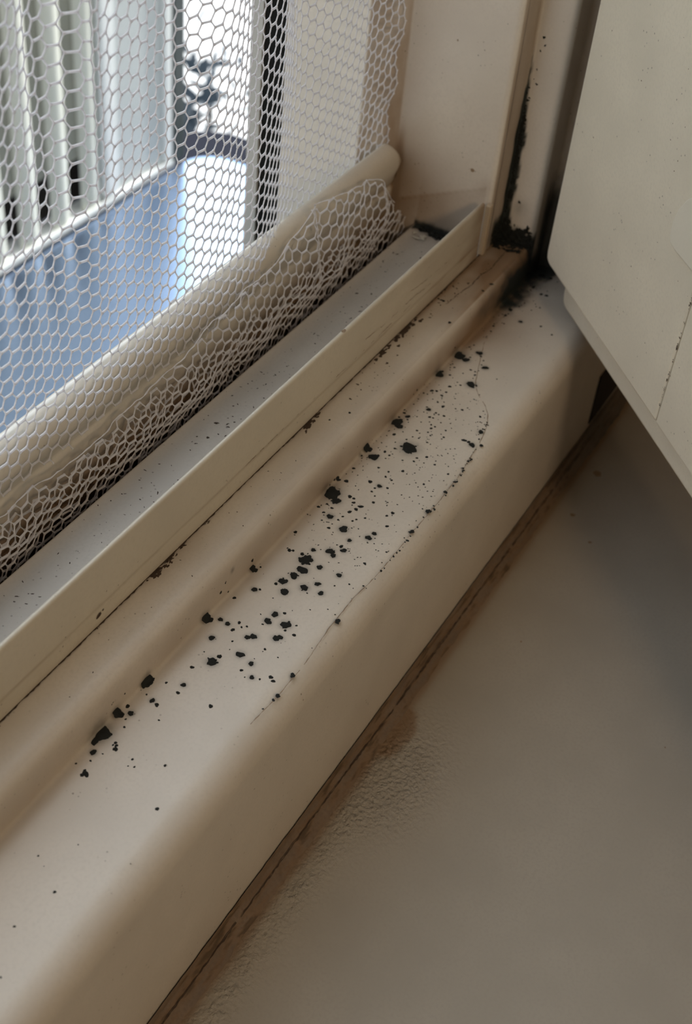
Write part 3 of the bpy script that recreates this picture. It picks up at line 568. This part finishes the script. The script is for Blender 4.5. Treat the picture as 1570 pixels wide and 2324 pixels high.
# ================================================================== NETTING
def cut_z(x):
    K = [(-.2, .034), (.10, .036), (.20, .0375), (.25, .036), (.29, .040), (.318, .0455), (.33, .048), (.353, .0475), (.37, .0538), (.38, .0593), (.40, .056), (.4230, .0510), (.433, .044), (.442, .032), (.452, .020), (.47, .014)]
    return np.interp(x, [k[0] * 1.022 for k in K], [k[1] for k in K])
S = .00292                        # hexagon side
P1 = 1.5 * S; P2 = math.sqrt(3) * S
NX = int((.4655 + .10) / P1)
ZTOP = .42
def nz(v, f, s): 
    v = np.asarray(v, float); P = np.stack([v, v * 0 + .5, v * 0 + .5], -1).reshape(-1, 3); return (fbm(P, f, s, 2) - .5).reshape(v.shape)
LEN_A = ZTOP - .002               # hanging part, measured from the top down
def net_pos(a, b):
    """a: along the window, b: distance down the cloth (m).  Hangs, drops in the slot, folds and comes up again in front."""
    a = np.asarray(a, float); b = np.asarray(b, float)
    z = ZTOP - b
    up = np.clip((z - .05) / .12, 0, 1)
    A3 = np.stack([a, b, a * 0], 1)
    y = .2132 - .0006 + up * (.0022 * np.sin(a * 130 + 1.2) + .0030 * np.sin(a * 47 + 2)) + .0012 * (fbm(A3, 60, 3, 2) - .5)
    y = y + np.where(z < .045, (.045 - np.maximum(z, 0)) * -.035, 0)
    y = y + .0100 * sst(.345, .395, a)          # towards the corner it hangs behind the bead
    x = a + up * .0022 * np.sin(a * 130 + 2.4) + .0006 * (fbm(A3, 90, 13, 2) - .5)
    # bunched fold near the left of the visible part
    x = x + .0045 * np.exp(-((a - .262) / .012) ** 2) * np.sign(.262 - a) * np.clip(np.abs(a - .262) / .006, 0, 1) * up
    y = y - .005 * np.exp(-((a - .262) / .010) ** 2) * up
    # last stretch gathers against the side frame
    g = sst(.445, .4655, a)
    x = x - g * .002; y = y - g * .0012 * (1 + np.sin(b * 260))
    zz = z.copy(); yy = y.copy(); xx = x.copy()
    # second layer coming up out of the slot in front of the first
    t = b - LEN_A; m_ = t > 0
    rise = t[m_]; H = cut_z(a[m_]) + .004
    zt = .002 + rise
    bulge = np.sin(np.clip(zt / np.maximum(H, .02), 0, 1) * math.pi)
    A4 = A3[m_]
    yy[m_] = .2098 - .0036 * bulge * sst(.012, .03, zt) + .0034 * (fbm(A4, 75, 23, 2) - .5) * sst(.010, .02, zt) + np.clip((zt - .045) / .02, 0, 1) * .001
    fold = .0042 * np.exp(-((a[m_] - .388) / .008) ** 2) * np.tanh((.388 - a[m_]) / .003) + .0035 * np.exp(-((a[m_] - .440) / .007) ** 2) * np.tanh((.440 - a[m_]) / .003)
    xx[m_] = a[m_] + fold * sst(.012, .03, zt) + .0022 * (fbm(A4, 55, 33, 2) - .5) - .004 * sst(.01, .05, zt)
    zz[m_] = zt + .0030 * (fbm(A4, 80, 43, 2) - .5) * sst(.008, .02, zt)
    xx = np.minimum(xx, .4635)
    return np.stack([xx, yy, zz], 1)
rows = int((LEN_A + .075) / P2) + 1
nodes = {}; E = []
def key(px, py): return (int(round(px * 1e6)), int(round(py * 1e6)))
for i in range(NX + 1):
    cx = -.10 + i * P1
    for j in range(rows):
        cy = j * P2 + (P2 / 2 if i % 2 else 0)
        pts = [(cx + S * math.cos(math.radians(60 * k)), cy + S * math.sin(math.radians(60 * k))) for k in range(6)]
        for k in (1, 2, 3):             # three edges per cell; k=1 is the horizontal doubled thread
            p, q = pts[k], pts[(k + 1) % 6]
            E.append((p[0], p[1], q[0], q[1], 1 if k == 1 else 0))
E = np.array(E)
def keep(ax, bx): 
    return (bx - LEN_A + .002) < cut_z(ax) + .0016 * nz(ax, 250, 3)
lowA = lambda a_, b_: ~((b_ < LEN_A) & (b_ > ZTOP - (.036 + .002 * nz(a_, 200, 8) + .010 * sst(.34, .40, a_))) & (a_ > .1 + 0 * b_))
ok = lowA(E[:, 0], E[:, 1]) & lowA(E[:, 2], E[:, 3]) & keep(E[:, 0], E[:, 1]) & keep(E[:, 2], E[:, 3]) & (E[:, 0] < .466) & (E[:, 2] < .466) & (E[:, 1] > 0) & (E[:, 3] > 0)
E = E[ok]
# loose third fold crumpled low in the slot, behind the front one
E2 = E[(E[:, 1] > LEN_A) & (E[:, 3] > LEN_A) & (E[:, 1] < LEN_A + .027 + .006 * nz(E[:, 0], 60, 17)) & (E[:, 3] < LEN_A + .027 + .006 * nz(E[:, 2], 60, 17)) & (E[:, 0] > 0) & (E[:, 0] < .44)]
def jitter(P):
    k = np.stack([np.round(P[:, 0] * 5e4), np.round(P[:, 1] * 5e4), P[:, 0] * 0], 1).astype(np.int64)
    return P + np.stack([hash3(k[:, 0], k[:, 1], k[:, 2], 1) - .5, hash3(k[:, 0], k[:, 1], k[:, 2], 2) - .5], 1) * .0005
A0 = jitter(E[:, 0:2]); B0 = jitter(E[:, 2:4]); M0 = (A0 + B0) / 2
PA = net_pos(A0[:, 0], A0[:, 1]); PB = net_pos(B0[:, 0], B0[:, 1]); PM = net_pos(M0[:, 0], M0[:, 1])
def crumple(P):
    Q = net_pos(P[:, 0], P[:, 1]); A5 = np.stack([P[:, 0], P[:, 1], P[:, 0] * 0 + 3], 1)
    Q[:, 0] += .006 + .008 * (fbm(A5, 60, 91, 2) - .5); Q[:, 1] = .2118 + .0032 * (fbm(A5, 110, 92, 2) - .5); Q[:, 2] = .003 + (P[:, 1] - LEN_A) * .95 + .006 * (fbm(A5, 90, 93, 2) - .5)
    return Q
if len(E2):
    a2 = jitter(E2[:, 0:2]); b2 = jitter(E2[:, 2:4]); m2_ = (a2 + b2) / 2
    PA = np.vstack([PA, crumple(a2)]); PB = np.vstack([PB, crumple(b2)]); PM = np.vstack([PM, crumple(m2_)]); E = np.vstack([E, E2])
D = PB - PA; D /= np.maximum(np.linalg.norm(D, axis=1), 1e-9)[:, None]
ref = np.tile(np.array([0, 1., 0]), (len(D), 1)); U = np.cross(D, ref); U /= np.maximum(np.linalg.norm(U, axis=1), 1e-9)[:, None]; W = np.cross(D, U)
thick = E[:, 4] > .5
rn = np.where(thick, .00052, .00048); rm = np.where(thick, .00033, .00021)
rings = []
for (Pp, r, e) in ((PA - D * .0001, rn, 0), (PA * .68 + PM * .32, rm * 1.15, 0), (PB * .68 + PM * .32, rm * 1.15, 0), (PB + D * .0001, rn, 0)):
    for k in range(4):
        a = math.pi / 2 * k + math.pi / 4
        rings.append(Pp + (U * math.cos(a) + W * math.sin(a)) * r[:, None])
NV = np.stack(rings, 1).reshape(-1, 3)
nE = len(E); base = (np.arange(nE) * 16)[:, None, None]
q = []
for l in range(3):
    for k in range(4): q.append([l * 4 + k, l * 4 + (k + 1) % 4, (l + 1) * 4 + (k + 1) % 4, (l + 1) * 4 + k])
NF = (base + np.array(q)[None]).reshape(-1, 4)
me = bpy.data.meshes.new('insect_netting')
me.vertices.add(len(NV)); me.vertices.foreach_set('co', NV.astype(np.float32).ravel())
me.loops.add(len(NF) * 4); me.loops.foreach_set('vertex_index', NF.astype(np.int32).ravel())
me.polygons.add(len(NF)); me.polygons.foreach_set('loop_start', np.arange(0, len(NF) * 4, 4, dtype=np.int32))
me.update(calc_edges=True); me.validate()
net = link('insect_netting', me, M_net)
tag(net, 'white hexagonal insect netting hung over the window, its cut end bunched in the channel', 'netting')
# bright frayed selvedge along the cut end
V = []; F = []
xs_ = np.arange(.17, .452, .0012); bb = cut_z(xs_) + LEN_A - .002 + .0012 * nz(xs_, 250, 3)
Q = net_pos(xs_, bb); Q[:, 1] -= .0003
for i, p in enumerate(Q):
    r = .00022 * random.uniform(.7, 1.6)
    for k in range(4): V.append((p[0], p[1] + r * math.cos(k * 1.571), p[2] + r * math.sin(k * 1.571)))
    if i:
        for k in range(4): b0 = (i - 1) * 4; F.append((b0 + k, b0 + (k + 1) % 4, b0 + 4 + (k + 1) % 4, b0 + 4 + k))
link('cut_edge', mesh('cut_edge', V, F), M_net, net)

# ================================================================== OUTSIDE
FY = 1.0
fence = empty('ribbed_fence', (.2, FY, -2.2)); tag(fence, 'pale green-white fence of vertical ribbed metal sheets outside the window', 'fence')
fence.location = (0, 0, 0)
# pitch of the ribs 0.06 m
xA = -1.6; pts = []; kh = []
pit = .0602; x0 = 1.2308 - pit * 59
for k in range(60):
    c = x0 + k * pit
    if c < -1.8: continue
    pts += [(c - .0175, FY + .0085), (c - .0135, FY + .002), (c, FY), (c + .0115, FY + .002), (c + .0145, FY + .0085)]
for a_, b_ in zip(range(0, len(pts), 5), range(1, 100)):
    if b_ % 1 == 0: sweep('rib', pts[a_:a_ + 5], [-.597, -.3, .0, .55], 'z', M_rib, fence)
box('backing_sheet', (-1.8, 1.262, FY + .0086, FY + .014, -.515, .55), M_khaki, fence)['label'] = 'khaki sheet between the ribs'
box('dark_gap', (-1.8, 1.40, FY + .031, FY + .04, -.589, -.48), M_hole, fence)['label'] = 'dark gap under the sheets'
box('base_rail', (-1.8, 1.402, FY - .003, FY + .03, -.598, -.590), M_white, fence)
box('white_rib', (1.252, 1.282, FY - .002, FY + .020, -.589, .55), M_white, fence, bev=.006)['label'] = 'bright white upright rib'
box('smooth_sheet', (1.283, 1.385, FY + .004, FY + .02, -.589, .55), M_smooth, fence)['label'] = 'smooth pale grey sheet'
box('white_rib', (1.3855, 1.402, FY - .002, FY + .02, -.589, .55), M_white, fence, bev=.003)
post = box('fence_post', (1.404, 1.432, FY - .002, FY + .03, -.598, .55), M_dark, None, bev=.003)
tag(post, 'narrow dark upright post at the end of the ribbed fence', 'post')
# blue panel with dark curved rim
def rounded(x1, y0, y1, r, xl=-.6):
    return [(xl, y0), (x1 - .0, y0)] + [(x1 + .018 * math.sin(t * math.pi / 2 * 1.0) , y0 + (y1 - y0 - r) * t) for t in (.3, .6, 1)] + \
           [(x1 + .018 - r + r * math.cos(math.radians(a)), y1 - r + r * math.sin(math.radians(a))) for a in range(10, 91, 10)] + [(xl, y1)]
panel = empty('blue_panel', (0, 0, 0)); tag(panel, 'large smooth pale blue glossy surface outside, below the ribbed fence', 'panel')
def slab(name, P, z0, z1, m_, parent):
    bm = bmesh.new(); lo = [bm.verts.new((a, b, z0)) for a, b in P]; hi = [bm.verts.new((a, b, z1)) for a, b in P]
    bm.faces.new(lo[::-1]); bm.faces.new(hi)
    for k in range(len(P)): bm.faces.new((lo[k], lo[(k + 1) % len(P)], hi[(k + 1) % len(P)], hi[k]))
    bmesh.ops.recalc_face_normals(bm, faces=bm.faces[:])
    me = bpy.data.meshes.new(name); bm.to_mesh(me); bm.free(); return link(name, me, m_, parent, smooth=False)
slab('top_skin', rounded(1.450, .30, .992, .05), -.63, -.60, M_blue, panel)
slab('rim', rounded(1.575, .30, 1.090, .08), -.66, -.632, M_rim, panel)['label'] = 'dark rim round the blue surface'
slab('body', rounded(1.44, .32, 1.0, .05), -2.2, -.661, M_blue, panel)
# low dark greenery beyond the rim
bush = empty('low_shrub', (1.80, 1.30, -2.2)); tag(bush, 'blurred dark shrub behind the blue panel, right of the post', 'shrub')
V = []; F = []
for q in range(150):
    c = Vector((random.gauss(0, .14), random.gauss(0, .08), 1.44 + random.gauss(0, .03))); u = Vector([random.gauss(0, 1) for _ in range(3)]).normalized() * .028; v = Vector([random.gauss(0, 1) for _ in range(3)]).normalized() * .012
    b0 = len(V); V += [tuple(c - u), tuple(c + v), tuple(c + u), tuple(c - v)]; F.append((b0, b0 + 1, b0 + 2, b0 + 3))
link('foliage', mesh('foliage', V, F), mat('leaf', (.05, .07, .09), .6, grain=0), bush, smooth=False)
V = []; F = []
for q in range(9):
    x_, y_ = random.gauss(0, .05), random.gauss(0, .03); tx, ty = x_ * 2.5, y_ * 2.5; b0 = len(V)
    for (a, b, c) in ((x_, y_, 0), (tx, ty, 1.40)):
        for k in range(5): V.append((a + .006 * math.cos(k * 1.257), b + .006 * math.sin(k * 1.257), c))
    for k in range(5): F.append((b0 + k, b0 + (k + 1) % 5, b0 + 5 + (k + 1) % 5, b0 + 5 + k))
link('stems', mesh('stems', V, F), mat('stem', (.10, .08, .06), .8), bush)

# ================================================================== ROOM LAMP
lamp = empty('ceiling_lamp', (LAMP_POS[0], LAMP_POS[1], LAMP_POS[2])); tag(lamp, 'round warm ceiling lamp of the room', 'lamp')
bm = bmesh.new(); bmesh.ops.create_uvsphere(bm, u_segments=24, v_segments=12, radius=.11); me = bpy.data.meshes.new('lamp_shade'); bm.to_mesh(me); bm.free()
sh = link('lamp_shade', me, M_lamp, lamp); sh.location = (0, 0, .10)
box('cord', (-.004, .004, -.004, .004, .19, 1.5 - LAMP_POS[2]), M_white, lamp)
ll = bpy.data.lights.new('lamp_light', 'AREA'); ll.shape = 'DISK'; ll.size = .28; ll.energy = LAMP_W; ll.color = LAMP_COL
lo = bpy.data.objects.new('lamp_light', ll); C.objects.link(lo); lo.location = (LAMP_POS[0], LAMP_POS[1], LAMP_POS[2] - .03)
lo.rotation_euler = (Vector((.25, .12, 0)) - Vector(LAMP_POS)).to_track_quat('-Z', 'Y').to_euler()
